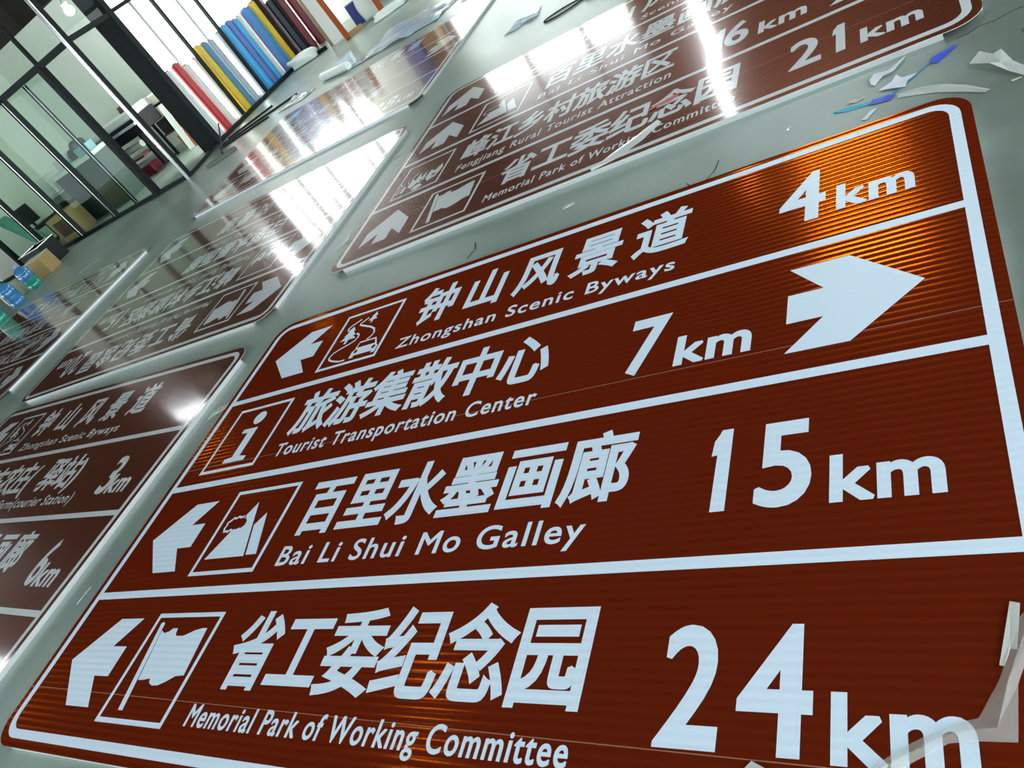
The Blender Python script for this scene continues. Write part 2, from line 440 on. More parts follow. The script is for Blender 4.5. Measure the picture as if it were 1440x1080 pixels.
PIC = {
 'road': dict(lines=[[(0.32, 0.15), (0.25, 0.2), (0.19, 0.23), (0.16, 0.27), (0.18, 0.33)],
                     [(0.39, 0.43), (0.45, 0.47), (0.46, 0.52), (0.44, 0.57), (0.35, 0.62), (0.24, 0.66), (0.15, 0.71), (0.12, 0.78), (0.14, 0.82), (0.21, 0.86), (0.36, 0.91), (0.46, 0.91)],
                     [(0.45, 0.16), (0.39, 0.21), (0.35, 0.24), (0.36, 0.27), (0.47, 0.32), (0.6, 0.38), (0.69, 0.44), (0.73, 0.52), (0.71, 0.58), (0.66, 0.62)],
                     [(0.56, 0.75), (0.57, 0.645), (0.83, 0.645), (0.89, 0.76)]],
              polys=[[(0.25, 0.26), (0.32, 0.35), (0.29, 0.35), (0.37, 0.44), (0.33, 0.44), (0.41, 0.51), (0.29, 0.51), (0.28, 0.58), (0.24, 0.58), (0.24, 0.51), (0.14, 0.51), (0.2, 0.44), (0.17, 0.43), (0.22, 0.35), (0.19, 0.34)],
                     [(0.55, 0.08), (0.6, 0.16), (0.57, 0.16), (0.62, 0.23), (0.565, 0.23), (0.56, 0.28), (0.53, 0.28), (0.53, 0.23), (0.47, 0.23), (0.52, 0.16), (0.5, 0.16)],
                     [(0.57, 0.74), (0.88, 0.74), (0.94, 0.80), (0.94, 0.91), (0.88, 0.91), (0.88, 0.875), (0.59, 0.875), (0.59, 0.91), (0.52, 0.91), (0.52, 0.80)]],
              holes=[(0.585, 0.805, 0.03), (0.875, 0.805, 0.03)]),
 'info': dict(lines=[], polys=[[(0.515 + 0.1 * math.cos(a * math.pi / 12), 0.21 + 0.1 * math.sin(a * math.pi / 12)) for a in range(24)],
                               [(0.34, 0.37), (0.6, 0.37), (0.6, 0.80), (0.73, 0.82), (0.73, 0.88), (0.34, 0.88), (0.34, 0.82), (0.46, 0.80), (0.46, 0.44), (0.34, 0.43)]], holes=[]),
 'mountain': dict(lines=[[(0.28, 0.50), (0.25, 0.49), (0.22, 0.51), (0.19, 0.50), (0.16, 0.51), (0.13, 0.46), (0.145, 0.43), (0.13, 0.40), (0.17, 0.375), (0.2, 0.345), (0.24, 0.355), (0.27, 0.335), (0.31, 0.35), (0.35, 0.34), (0.39, 0.36)]],
                  polys=[[(0.46, 0.18), (0.72, 0.82), (0.11, 0.82), (0.275, 0.51), (0.31, 0.485), (0.34, 0.495), (0.37, 0.475), (0.405, 0.485), (0.445, 0.45), (0.44, 0.40), (0.395, 0.365), (0.355, 0.36)],
                         [(0.7, 0.33), (0.9, 0.81), (0.745, 0.81), (0.6, 0.465)]], holes=[]),
 'flag': dict(lines=[], polys=[[(0.105, 0.1), (0.135, 0.085), (0.165, 0.1), (0.325, 0.89), (0.255, 0.89)],
                               [(0.185, 0.17), (0.25, 0.195), (0.31, 0.18), (0.35, 0.15), (0.42, 0.15), (0.435, 0.20), (0.46, 0.222), (0.57, 0.222), (0.7, 0.17), (0.8, 0.15), (0.86, 0.15), (0.91, 0.57), (0.8, 0.58), (0.71, 0.63), (0.62, 0.665), (0.54, 0.67), (0.48, 0.65), (0.45, 0.61), (0.37, 0.625), (0.285, 0.63)]], holes=[]),
 'village': dict(lines=[[(0.08, 0.86), (0.12, 0.60), (0.20, 0.48), (0.24, 0.62)], [(0.10, 0.60), (0.05, 0.52)], [(0.30, 0.62), (0.28, 0.46), (0.34, 0.34)]],
                 polys=[[(0.26, 0.72), (0.30, 0.50), (0.38, 0.60), (0.42, 0.38), (0.50, 0.58), (0.56, 0.40), (0.60, 0.66), (0.52, 0.74), (0.46, 0.70), (0.38, 0.82)],
                        [(0.62, 0.62), (0.66, 0.44), (0.76, 0.52), (0.86, 0.36), (0.92, 0.52), (0.86, 0.74), (0.72, 0.80), (0.66, 0.74)],
                        [(0.40, 0.90), (0.46, 0.78), (0.58, 0.78), (0.64, 0.88), (0.54, 0.94)],
                        [(0.14, 0.84), (0.18, 0.66), (0.24, 0.70), (0.22, 0.86)]], holes=[(0.52, 0.66, 0.03), (0.78, 0.64, 0.04)]),
}

def sign_panel(name, label, t, th, rows, near=False, h=HS, seams=(), missing_rails=(), group=None):
    """t: world (u, v) of the inner top-left corner, th: turn in the (u, v) plane (v points to -Y)"""
    brown, white = (BROWN_NEAR, WHITE_NEAR) if near else (BROWN, WHITE)
    root = thing(name, label, 'road sign', group=group)
    a = -th
    cu, cv = 2.0, 1.34
    root.rotation_euler = (0, 0, a)
    root.location = (t[0] + math.cos(a) * cu + math.sin(a) * cv, -t[1] + math.sin(a) * cu - math.cos(a) * cv, 0)
    off = (-cu, cv, 0)
    def fin(mb, n, m, par=root):
        mb.v = [(x + off[0], y + off[1], z) for x, y, z in mb.v] if par is root or par.parent is root else mb.v
        return mb.build(n, m, par)
    mb = MB(); mb.prism(rrect(-0.078, 4.078, -0.078, 2.758, 0.135), h - 0.003, h)
    mb.mi = [0, 0] + [1] * (len(mb.f) - 2)
    board = fin(mb, 'board', [brown, EDGE])
    z = h + 0.0008
    mb = MB(); mb.ring(rrect(-0.04, 4.04, -0.04, 2.72, 0.115), rrect(0, 4.0, 0, 2.68, 0.075), z)
    fin(mb, 'border_line', white)
    for r in (1, 2, 3):
        v = 0.67 * r + (0.002 if r == 1 else 0)
        mb = MB(); mb.flat([(0, -v - 0.02), (4.0, -v - 0.02), (4.0, -v + 0.02), (0, -v + 0.02)], z)
        fin(mb, 'divider_line', white)
    for (va, vb) in seams:
        mb = MB(); mb.flat([(-0.076, -va - 0.0014), (4.076, -vb - 0.0014), (4.076, -vb + 0.0014), (-0.076, -va + 0.0014)], h + 0.0004)
        fin(mb, 'sheeting_joint', SEAM)
    hh = h - 0.0032
    for k, (x0, x1, y0, y1) in enumerate(((0.09, 3.91, 0.046, 0.076), (0.09, 3.91, -2.756, -2.726), (-0.076, -0.046, -2.62, -0.06), (4.046, 4.076, -2.62, -0.06))):
        if k in missing_rails: continue
        mb = MB(); mb.box(x0, x1, y0, y1, 0.0, hh)
        fin(mb, 'edge_rail', ALU)
    for r, row in enumerate(rows):
        if not row: continue
        c = ROWC[r]
        for ar in row.get('arrows', ()):
            kind, u = ar[0], ar[1]
            pts = {'left': lambda: L_arrow(u, c + 0.005), 'right': lambda: L_arrow(u, c + 0.005, 1.06, -1), 'up': lambda: U_arrow(u, c - 0.21)}[kind]()
            mb = MB(); mb.flat([(x, -y) for x, y in pts], z)
            fin(mb, 'arrow', white)
        if 'pic' in row:
            kind, u0 = row['pic']; v0 = PICV[r]; s = 0.49
            mb = MB(); q = lambda d: [(u0 + d, -v0 - d), (u0 + d, -v0 - s + d), (u0 + s - d, -v0 - s + d), (u0 + s - d, -v0 - d)]
            mb.ring(q(0), q(0.021), z)
            fin(mb, 'pictogram_frame', white)
            D = PIC[kind]; mb = MB(); f = lambda p: (u0 + p[0] * s, -v0 - p[1] * s)
            for i, ln in enumerate(D['lines']): mb.ribbon([f(p) for p in ln], 0.013, z + 0.00001 * i)
            for pl in D['polys']: mb.flat([f(p) for p in pl], z)
            pm = fin(mb, 'pictogram', white)
            if D['holes']:
                mb = MB()
                for (x, y, rr) in D['holes']:
                    mb.flat([(f((x + rr * math.cos(k * math.pi / 6), y))[0], f((x, y + rr * math.sin(k * math.pi / 6)))[1]) for k in range(12)], z + 0.0005)
                mb.v = [(x + off[0], y + off[1], zz) for x, y, zz in mb.v]
                mb.build('pictogram_detail', brown, pm)
        if 'zh' in row:
            tx, u0, u1 = row['zh']
            for mb in zh_line(tx, u0, u1, ZHV[r][0], ZHV[r][1], z): fin(mb, 'chinese_character', white)
        if 'en' in row:
            tx, u0, u1 = row['en']
            for mb in fit_words(tx, u0, u1, ENB[r][0], ENB[r][1], z, 0.0022): fin(mb, 'english_word', white)
        if 'num' in row:
            mb = MB()
            for tx, u0, u1 in row['num']:
                v0, v1 = DGV[r]
                if tx == '1':
                    q = [(0.27, 1), (1, 1), (1, 0), (0.42, 0.0), (0.30, 0.06), (0.08, 0.14), (0, 0.33), (0.30, 0.32)]
                    mb.flat([(u0 + x * 0.062, -(v0 + y * (v1 - v0))) for x, y in q], z); continue
                fit_text(mb, tx, u0 + 0.008, u1 - 0.008, v1 - 0.008, v1 - v0 - 0.016, z, cap=0.69, bold=0.0085)
            fin(mb, 'distance_number', white)
        if 'km' in row:
            mb = MB(); u0, u1 = row['km']; w = u1 - u0
            fit_text(mb, 'k', u0 + 0.003, u0 + w * 0.385, KMB[r][0] - 0.003, KMB[r][1] - 0.006, z, cap=0.685, bold=0.007)
            fit_text(mb, 'm', u0 + w * 0.45, u1 - 0.003, KMB[r][0] - 0.003, KMB[r][1] * 0.76, z, cap=0.51, bold=0.007)
            fin(mb, 'kilometre_unit', white)
    return root

R_ZS = dict(zh=('钟山风景道', 1.365, 2.965), en=('Zhongshan Scenic Byways', 1.327, 2.936))
R_TC = dict(zh=('旅游集散中心', 0.79, 2.43), en=('Tourist Transportation Center', 0.785, 2.429))
R_BL = dict(zh=('百里水墨画廊', 1.30, 2.95), en=('Bai Li Shui Mo Galley', 1.31, 2.826))
R_MP = dict(zh=('省工委纪念园', 1.34, 2.96), en=('Memorial Park of Working Committee', 1.285, 2.952))
R_FJ = dict(zh=('峰江乡村旅游区', 0.75, 2.49), en=('Fengjiang Rural Tourist Attraction', 0.78, 2.49))
G = 'brown tourist road signs laid on the workshop floor'

sign_panel('road_sign', 'nearest and largest brown road sign, reading 4 km, 7 km, 15 km and 24 km', (0, 0), 0, [
    dict(R_ZS, arrows=[('left', 0.150)], pic=('road', 0.688), num=[('4', 3.369, 3.548)], km=(3.592, 3.858)),
    dict(R_TC, arrows=[('right', 3.861)], pic=('info', 0.157), num=[('7', 2.816, 2.977)], km=(3.029, 3.308)),
    dict(R_BL, arrows=[('left', 0.140)], pic=('mountain', 0.686), num=[('1', 3.227, 3.286), ('5', 3.372, 3.531)], km=(3.584, 3.858)),
    dict(R_MP, arrows=[('left', 0.140)], pic=('flag', 0.662), num=[('2', 3.178, 3.337), ('4', 3.378, 3.552)], km=(3.595, 3.865))],
    near=True, seams=((1.203, 1.195), (2.485, 2.535)))
sign_panel('road_sign', 'brown road sign reading 16 km and 21 km, behind the nearest sign', (0.085, -3.347), -0.0123, [
    dict(R_ZS, arrows=[('up', 0.28)], pic=('road', 0.675)),
    dict(R_BL, arrows=[('up', 0.31)], pic=('mountain', 0.655)),
    dict(R_FJ, arrows=[('right', 3.861)], pic=('village', 0.125), num=[('1', 2.75, 2.81), ('6', 2.82, 2.97)], km=(3.035, 3.305)),
    dict(R_MP, arrows=[('up', 0.33)], pic=('flag', 0.662), num=[('2', 3.23, 3.39), ('1', 3.445, 3.515)], km=(3.58, 3.85))],
    seams=((2.27, 2.29),))
sign_panel('road_sign', 'brown road sign reading 3 km and 6 km, left of the nearest sign', (-4.426, -0.162), 0.0639, [
    dict(zh=('钟山风景道', 1.17, 3.14), en=('Zhongshan Scenic Byways', 1.20, 2.97), arrows=[('left', 0.05)], pic=('road', 0.54)),
    dict(zh=('自行车农庄(驿站)', 0.72, 3.14), en=('Farm(courier Station)', 1.9, 3.17), arrows=[('left', 0.05)], num=[('3', 3.455, 3.595)], km=(3.60, 3.845)),
    dict(zh=('百里水墨画廊', 1.35, 3.14), en=('Bai Li Shui Mo Galley', 1.31, 2.826), arrows=[('left', 0.05)], pic=('mountain', 0.6), num=[('6', 3.475, 3.605)], km=(3.615, 3.86)),
    None], missing_rails=(2,))
sign_panel('road_sign', 'upside-down brown road sign reflecting a white lamp, between the nearest and farthest signs', (-0.50, -0.37), 3.1636, [
    dict(zh=('省工委纪念园', 1.22, 3.1), en=('Memorial Park of Working Committee', 1.2, 3.0), arrows=[('left', 0.05)], pic=('flag', 0.535), num=[('2', 3.23, 3.38), ('0', 3.40, 3.54)], km=(3.58, 3.86)),
    dict(zh=('峰江乡村旅游区', 1.15, 3.1), en=('Fengjiang Rural Tourist Attraction', 1.15, 3.0), arrows=[('left', -0.02 + 0.06)], pic=('village', 0.535), num=[('1', 3.25, 3.31), ('5', 3.37, 3.53)], km=(3.58, 3.86)),
    dict(zh=('百里水墨画廊', 0.95, 2.6), en=('Bai Li Shui Mo Galley', 0.95, 2.5), arrows=[('right', 3.93)], pic=('mountain', 0.15)),
    dict(zh=('钟山风景道', 1.0, 2.6), en=('Zhongshan Scenic Byways', 1.0, 2.6), arrows=[('right', 3.93)], pic=('road', 0.2))])
c5, s5 = math.cos(0.0537), math.sin(0.0537)
sign_panel('road_sign', 'far left brown road sign lying beside the blue water bottles', (-9.376 + c5 * 4 - s5 * 2.68, -3.637 + s5 * 4 + c5 * 2.68), 0.0537 + math.pi, [
    dict(zh=('省工委纪念园', 1.25, 2.96), en=('Memorial Park of Working Committee', 1.2, 2.95), arrows=[('left', 0.12)], pic=('flag', 0.662), num=[('1', 3.23, 3.29), ('8', 3.38, 3.54)], km=(3.58, 3.86)),
    dict(zh=('峰江乡村旅游区', 0.95, 2.7), en=('Fengjiang Rural Tourist Attraction', 0.95, 2.7), arrows=[('left', 0.12)], pic=('village', 0.6)),
    dict(zh=('百里水墨画廊', 1.3, 2.95), en=('Bai Li Shui Mo Galley', 1.3, 2.83), arrows=[('right', 3.861)], pic=('mountain', 0.6)),
    dict(zh=('钟山风景道', 1.36, 2.96), en=('Zhongshan Scenic Byways', 1.33, 2.94), arrows=[('left', 0.12)], pic=('road', 0.66))])
sign_panel('road_sign', 'farthest brown road sign, mirroring the coloured film rolls in its glossy face', (-4.664, -6.514), -0.0061, [
    dict(R_ZS, arrows=[('left', 0.14)], pic=('road', 0.66)),
    dict(R_TC, pic=('info', 0.157), arrows=[('right', 3.861)]),
    dict(R_BL, arrows=[('left', 0.14)], pic=('mountain', 0.66)),
    dict(R_MP, arrows=[('left', 0.14)], pic=('flag', 0.66), num=[('2', 3.18, 3.34), ('8', 3.38, 3.55)], km=(3.6, 3.86))])

# ------------------------------------------------------------------ room shell
mb = MB(); mb.add([(-16, -10, 0), (10, -10, 0), (10, 13, 0), (-16, 13, 0)], [(0, 1, 2, 3)])
mb.cur = 1
def crack(pts, w):
    mb.ribbon(pts, w, 0.0008)
crack([(4.075, 0.60), (4.12, 0.605), (4.16, 0.635), (4.22, 0.63), (4.30, 0.66), (4.42, 0.66), (4.7, 0.70)], 0.007)
crack([(4.33, 0.25), (4.30, 0.46), (4.37, 0.52), (4.55, 0.56)], 0.004)
crack([(1.50, 0.18), (1.53, 0.26), (1.50, 0.34)], 0.012)
crack([(2.88, 0.16), (2.90, 0.13), (2.98, 0.12), (3.02, 0.20), (3.03, 0.28)], 0.006)
struct(mb.build('floor', [FLOOR, CRACK]))
mb = MB(); mb.add([(-16, -10, 5.4), (10, -10, 5.4), (10, 13, 5.4), (-16, 13, 5.4)], [(3, 2, 1, 0)])
struct(mb.build('ceiling', CEIL))
mb = MB(); mb.box(-16, 10, 13, 13.15, 0, 5.4); struct(mb.build('wall_back', WALLD))
mb = MB(); mb.box(-16.15, -16, 2.5, 13.15, 0, 5.4); mb.box(-16.15, -16, -10, 2.5, 2.8, 5.4); struct(mb.build('wall_left', WALLD))
mb = MB(); mb.box(-14.5, -7.87, 10.3, 10.4, 0, 3.6); struct(mb.build('wall_office', WALLP))
mb = MB(); mb.box(-14.5, -14.4, 6.4, 10.3, 0, 3.6); struct(mb.build('wall_office_left', WALLP))

# bright daylight windows in the back wall (seen only as reflections in the glossy signs)
w = bpy.data.objects.new('window_1', None); COL.objects.link(w); struct(w)
fr = MB()
xs = [-4.95, -3.75, -2.35, -1.25]
for x in xs: fr.box(x - 0.05, x + 0.05, 12.9, 13.0, 0.4, 3.8)
for zz in (0.4, 3.15, 3.8): fr.box(-5.0, -1.2, 12.9, 13.0, zz - 0.04, zz + 0.04)
fr.build('window_frame', DARKF, w)
for a, b in zip(xs[:-1], xs[1:]):
    MB().box(a + 0.05, b - 0.05, 12.96, 12.99, 0.44, 3.11).build('window_pane', PANE, w)
    MB().box(a + 0.05, b - 0.05, 12.96, 12.99, 3.19, 3.76).build('window_pane', PANE2, w)

# bright daylight window wall behind the film rolls
w = bpy.data.objects.new('window_2', None); COL.objects.link(w); struct(w)
fr = MB()
ys = [7.70, 8.55, 9.55, 11.35, 12.85]
for y in ys: fr.box(-7.86, -7.78, y - 0.035, y + 0.035, 0.0, 3.2)
for zz in (0.03, 3.2): fr.box(-7.86, -7.78, 7.66, 12.88, zz - 0.03, zz + 0.03)
fr.build('window_frame', GREYF, w)
for a, b in zip(ys[:-1], ys[1:]):
    MB().box(-7.84, -7.81, a + 0.035, b - 0.035, 0.06, 3.17).build('window_pane', PANE, w)

# glazed office front: door_1 is the sliding glazing facing the hall
TZ = 2.56
d = bpy.data.objects.new('door_1', None); COL.objects.link(d); struct(d)
fr = MB()
fr.box(-14.4, -7.12, 6.27, 6.35, TZ - 0.05, TZ + 0.05)            # transom
fr.box(-14.4, -7.12, 6.27, 6.37, 0.0, 0.06)                        # sill
fr.box(-8.10, -7.99, 6.25, 6.37, 0.0, TZ)                          # thick jamb
fr.box(-8.07, -8.02, 6.28, 6.34, TZ, 4.2)
for x in (-9.42, -10.66, -11.9, -13.1): fr.box(x - 0.03, x + 0.03, 6.25, 6.37, 0.0, TZ)
for x in (-9.42, -10.66, -11.9, -13.1): fr.box(x - 0.025, x + 0.025, 6.28, 6.34, TZ, 4.2)
fr.box(-8.85, -8.80, 6.38, 6.44, 0.06, TZ - 0.05)                  # edge of the rear sliding leaf
fr.build('door_frame', DARKF, d)
tr = MB()
for x in (-9.38, -10.62, -11.86): tr.box(x - 0.005, x + 0.005, 6.24, 6.25, 0.06, TZ - 0.05)
tr.box(-8.79, -8.775, 6.375, 6.38, 0.06, TZ - 0.05)
tr.build('door_trim', SILVER, d)
for a, b in ((-13.07, -11.93), (-11.87, -10.69), (-10.63, -9.45), (-9.39, -8.10)):
    MB().add([(a, 6.31, 0.06), (b, 6.31, 0.06), (b, 6.31, TZ - 0.05), (a, 6.31, TZ - 0.05)], [(0, 1, 2, 3)]).build('door_pane', GLASS_G, d)
for a, b in ((-13.07, -11.93), (-11.87, -10.69), (-10.63, -9.45), (-9.39, -8.07), (-8.02, -7.14)):
    MB().add([(a, 6.31, TZ + 0.05), (b, 6.31, TZ + 0.05), (b, 6.31, 4.2), (a, 6.31, 4.2)], [(0, 1, 2, 3)]).build('door_pane', GLASS_C, d)

# corner post and the side glazing
w = bpy.data.objects.new('window_3', None); COL.objects.link(w); struct(w)
fr = MB()
fr.box(-7.14, -7.06, 6.25, 6.36, 0.0, 4.2)
def seg(p, q, z0, z1, t):
    p = Vector((*p, 0)); q = Vector((*q, 0)); dd = (q - p).normalized(); n = Vector((-dd.y, dd.x, 0)) * t / 2
    fr.prism([((p + n).x, (p + n).y), ((q + n).x, (q + n).y), ((q - n).x, (q - n).y), ((p - n).x, (p - n).y)], z0, z1)
P0, P1 = (-7.10, 6.33), (-7.35, 7.56)
seg(P0, P1, TZ - 0.03, TZ + 0.05, 0.07)
seg(P0, P1, 0.0, 0.05, 0.07)
fr.box(-7.44, -7.30, 7.54, 7.66, 0.0, 4.2)                         # thick black post
fr.box(-7.40, -7.33, 7.66, 12.9, TZ + 0.0, TZ + 0.06)
for y in (8.60, 9.52, 11.42): fr.box(-7.40, -7.34, y - 0.03, y + 0.03, 0.0, 4.2)
fr.build('window_frame', DARKF, w)
MB().box(-7.11, -7.045, 6.23, 6.25, 0.0, 4.2).build('window_trim', SILVER, w)
MB().add([(*P0, TZ + 0.05), (*P1, TZ + 0.05), (*P1, 4.2), (*P0, 4.2)], [(0, 1, 2, 3)]).build('window_pane', GLASS_C, w)
# black panel added to hide the bright window's edge, and the low rail in front of the rolls
mb = MB(); mb.box(-7.84, -7.45, 7.60, 7.64, 0, 3.2); struct(mb.build('trim_1', BLACK))
mb = MB(); mb.box(-7.38, -7.30, 7.67, 10.62, 0, 0.07); mb.box(-7.38, -6.34, 10.56, 10.62, 0.0, 0.07); struct(mb.build('trim_2', DARKF))

# ------------------------------------------------------------------ lamps
def batten(label, p0, p1, group='ceiling tube lamps', r=0.035):
    p0 = Vector(p0); p1 = Vector(p1); dd = p1 - p0; L = dd.length
    t = thing('tube_lamp', label, 'lamp', loc=p0, rot=dd.to_track_quat('X', 'Z').to_euler(), group=group)
    MB().box(0, L, -0.07, 0.07, 0.05, 0.10).build('lamp_housing', LHOUS, t)
    mb = MB(); mb.tube((0.03, 0, 0.015), (L - 0.03, 0, 0.015), r, n=10)
    mb.build('tube', TUBE, t)
    mb = MB()
    mb.tube((0.2, 0, 0.1), (0.2, 0, 1.0), 0.004, n=6); mb.tube((L - 0.2, 0, 0.1), (L - 0.2, 0, 1.0), 0.004, n=6)
    mb.build('hanger_wire', DARKF, t)
    return t
Z0 = 4.4
batten('tube lamp hanging above the office front', (-12.7, 5.75, Z0), (-11.5, 5.9, Z0))
batten('tube lamp hanging above the far left of the hall', (-12.9, -0.5, Z0), (-11.7, -0.4, Z0))
batten('tube lamp hanging above the middle signs', (-1.95, -0.8, Z0), (-1.45, -0.8, Z0), r=0.011)
t = thing('panel_lamp', 'flat panel lamp hanging above the right of the hall', 'lamp', loc=(2.55, 6.9, Z0))
MB().box(-0.65, 0.65, -0.35, 0.35, 0.02, 0.08).build('lamp_housing', LHOUS, t)
MB().box(-0.62, 0.62, -0.32, 0.32, 0.0, 0.02).build('diffuser', TUBE, t)
mb = MB(); mb.tube((0, 0, 0.08), (0, 0, 1.0), 0.006, n=6); mb.build('hanger_wire', DARKF, t)
batten('tube lamp of the ceiling row by the back wall, nearest', (0.52, 10.1, Z0), (0.18, 11.4, Z0), r=0.06)
batten('tube lamp of the ceiling row by the back wall, farthest', (0.16, 11.5, Z0), (-0.16, 12.75, Z0), r=0.06)
t = thing('added_wall_lamp', 'added upright tube lamp on the back wall, lengthening the reflected ceiling row', 'lamp', loc=(-0.05, 12.98, 3.0))
MB().box(-0.09, 0.09, -0.05, 0.0, 0, 1.3).build('lamp_housing', LHOUS, t)  # added lamp: continues the ceiling row's mirrored streak down the wall
mb = MB(); mb.tube((0, -0.09, 0.03), (0, -0.09, 1.27), 0.06, n=10); mb.build('tube', TUBE, t)
t = thing('ceiling_lamp', 'round bright lamp inside the glazed office', 'lamp', loc=(-8.95, 8.4, 3.15))
MB().lathe([(0.05, 0.0), (0.06, 0.05), (0.02, 0.09)], n=16).build('lamp_housing', LHOUS, t)
MB().lathe([(0.085 * math.sin(math.pi * k / 12) + 0.001, -0.085 - 0.085 * math.cos(math.pi * k / 12)) for k in range(13)], n=24).build('diffuser', OLAMP, t, smooth=True)
mb = MB(); mb.tube((0, 0, 0.08), (0, 0, 2.35), 0.006, n=6); mb.build('hanger_wire', DARKF, t)

# ------------------------------------------------------------------ film rolls in the rack
def roll(label, y, w, m, h=1.40, x=-7.57, tip=None, lean=0.0, name='film_roll', ym=0.0):
    t = thing(name, label, 'film roll', loc=(x, y, 0), group='film rolls standing in the rack')
    r = w / 2
    top = Vector((-0.04, lean, h))
    mb = MB(); mb.tube((0, 0, 0.0), top, r, n=20); mb.build('film', m, t, smooth=True)
    d = top.normalized()
    mb = MB(); mb.tube(top - d * 0.01, top + d * 0.025, r * 0.55, n=14); mb.build('core', tip or CORE, t)
    return t
roll('white film roll against the black side panel, leftmost in the rack', 7.83, 0.15, WHT, 1.42)
roll('thin white film roll between the leftmost white roll and the red roll', 7.99, 0.14, WHT, 1.40)
roll('red film roll, the only bright red one in the rack', 8.21, 0.18, RED, 1.42, x=-7.54)
roll('white film roll just right of the red roll', 8.42, 0.17, WHT, 1.30)
roll('slim off-white roll right beside the first thin post', 8.72, 0.13, CREAM, 1.30)
roll('yellow film roll with an orange core, between the two left thin posts', 8.94, 0.20, YEL, 1.42, x=-7.54, tip=ORANGE)
roll('steel blue film roll right of the orange-cored yellow roll', 9.17, 0.17, STEEL, 1.40)
roll('greyish white film roll left of the second thin post', 9.37, 0.15, GREYF, 1.36)
roll('pale grey film roll right of the second thin post', 9.68, 0.17, GREYF, 1.38)
roll('bright cyan film roll, leftmost of the large blue rolls', 9.90, 0.21, CYAN, 1.41)
roll('violet blue film roll between the cyan roll and the mid blue roll', 10.10, 0.18, VIO, 1.42)
roll('mid blue film roll left of the cream roll', 10.29, 0.16, CYAN, 1.38)
roll('cream film roll with a red edge among the blue rolls', 10.45, 0.12, CREAM, 1.38)
mb = MB(); mb.tube((-7.50, 10.53, 0.0), (-7.54, 10.53, 1.38), 0.018, n=10)
tag(mb.build('film_roll', RED, smooth=True), 'very thin red roll at the right edge of the cream roll', 'film roll', 'film rolls standing in the rack')
roll('wide blue film roll left of the tall yellow roll', 10.73, 0.28, BLUE, 1.41)
roll('tall yellow film roll at the right of the blue rolls', 11.02, 0.20, YEL, 1.42)
roll('black film roll right of the tall yellow roll', 11.22, 0.14, BLACK, 1.6)
roll('pinkish white film roll behind the dark rolls', 11.40, 0.17, PINKW, 1.5, x=-7.66)
roll('navy film roll between the black roll and the dark red roll', 11.40, 0.20, NAVY, 1.25, x=-7.45)
roll('dark red film roll at the right end of the rack', 11.62, 0.24, DRED, 1.45, x=-7.40)
roll('second dark red film roll, far right behind the beige bar', 11.86, 0.2, DRED, 1.5, x=-7.3)

# leaning boards and sticks right of the rack
def lean_bar(name, label, p0, p1, w, th, m, cat):
    p0 = Vector(p0); p1 = Vector(p1); d = (p1 - p0); L = d.length
    q = d.to_track_quat('Z', 'Y')
    mb = MB(); mb.box(-w / 2, w / 2, -th / 2, th / 2, 0, L)
    return tag(mb.build(name, m, None, p0, q.to_euler(), bevel=0.004), label, cat)
def ext(p0, p1, k): return tuple(a + (b - a) * k for a, b in zip(p0, p1))
lean_bar('wooden_bar', 'beige wooden bar leaning at the right end of the roll rack', (-6.21, 10.66, 0.01), ext((-6.21, 10.66, 0.01), (-6.5, 11.02, 1.02), 1.5), 0.11, 0.05, WOOD, 'wooden bar')
lean_bar('wooden_bar', 'dark red slim bar leaning right behind the beige bar', (-6.25, 10.95, 0.01), (-6.75, 11.4, 1.5), 0.06, 0.05, DRED, 'wooden bar')
lean_bar('white_board', 'white board leaning between the beige bar and the orange-brown stick', (-5.86, 10.50, 0.01), (-6.3, 11.05, 1.25), 0.34, 0.02, OFFW, 'board')
lean_bar('wooden_bar', 'orange-brown wooden stick leaning right of the white board', (-5.40, 10.10, 0.01), (-5.93, 10.72, 1.25), 0.11, 0.06, OWOOD, 'wooden bar')
lean_bar('wooden_bar', 'short orange-brown stick leaning behind the white wrapped bundle', (-4.69, 10.52, 0.01), (-4.98, 10.95, 0.9), 0.12, 0.06, OWOOD, 'wooden bar')
o = MB().box(-0.16, 0.16, -0.14, 0.14, 0, 0.42).build('plastic_crate', plain('dark_blue_plastic', (0.008, 0.02, 0.20), 0.4), None, (-5.58, 11.1, 0), (0, 0, 0.6), bevel=0.01)
tag(o, 'dark blue crate beside the orange-brown stick', 'crate')
o = MB().box(-0.17, 0.17, -0.05, 0.05, 0, 0.08).build('wood_offcut', CARD, None, (-5.40, 10.42, 0), (0, 0, 0.5), bevel=0.005)
tag(o, 'small brown offcut block below the dark blue crate', 'wood')
def lump(name, label, cat, loc, dims, m, seed, rz=0.0, rough=0.25):
    """crumpled bundle: a subdivided block with displaced vertices"""
    rnd = random.Random(seed)
    bm = bmesh.new(); bmesh.ops.create_icosphere(bm, subdivisions=4, radius=0.5)
    ph = [(rnd.uniform(3, 9), rnd.uniform(3, 9), rnd.uniform(3, 9), rnd.uniform(0, 6)) for _ in range(6)]
    for v in bm.verts:
        p = v.co.copy(); l = max(abs(p.x), abs(p.y), abs(p.z))
        p = p.lerp(p * (0.5 / l), 0.6)
        k = 1 + rough * sum(math.sin(a * p.x + b * p.y + c * p.z + e) for a, b, c, e in ph) / 6
        v.co = Vector((p.x * k * dims[0], p.y * k * dims[1], max(p.z * k + 0.5, 0.0) * dims[2]))
    me = bpy.data.meshes.new(name); bm.to_mesh(me); bm.free(); me.materials.append(m)
    for p in me.polygons: p.use_smooth = True
    o = bpy.data.objects.new(name, me); COL.objects.link(o); o.location = loc; o.rotation_euler = (0, 0, rz)
    return tag(o, label, cat)
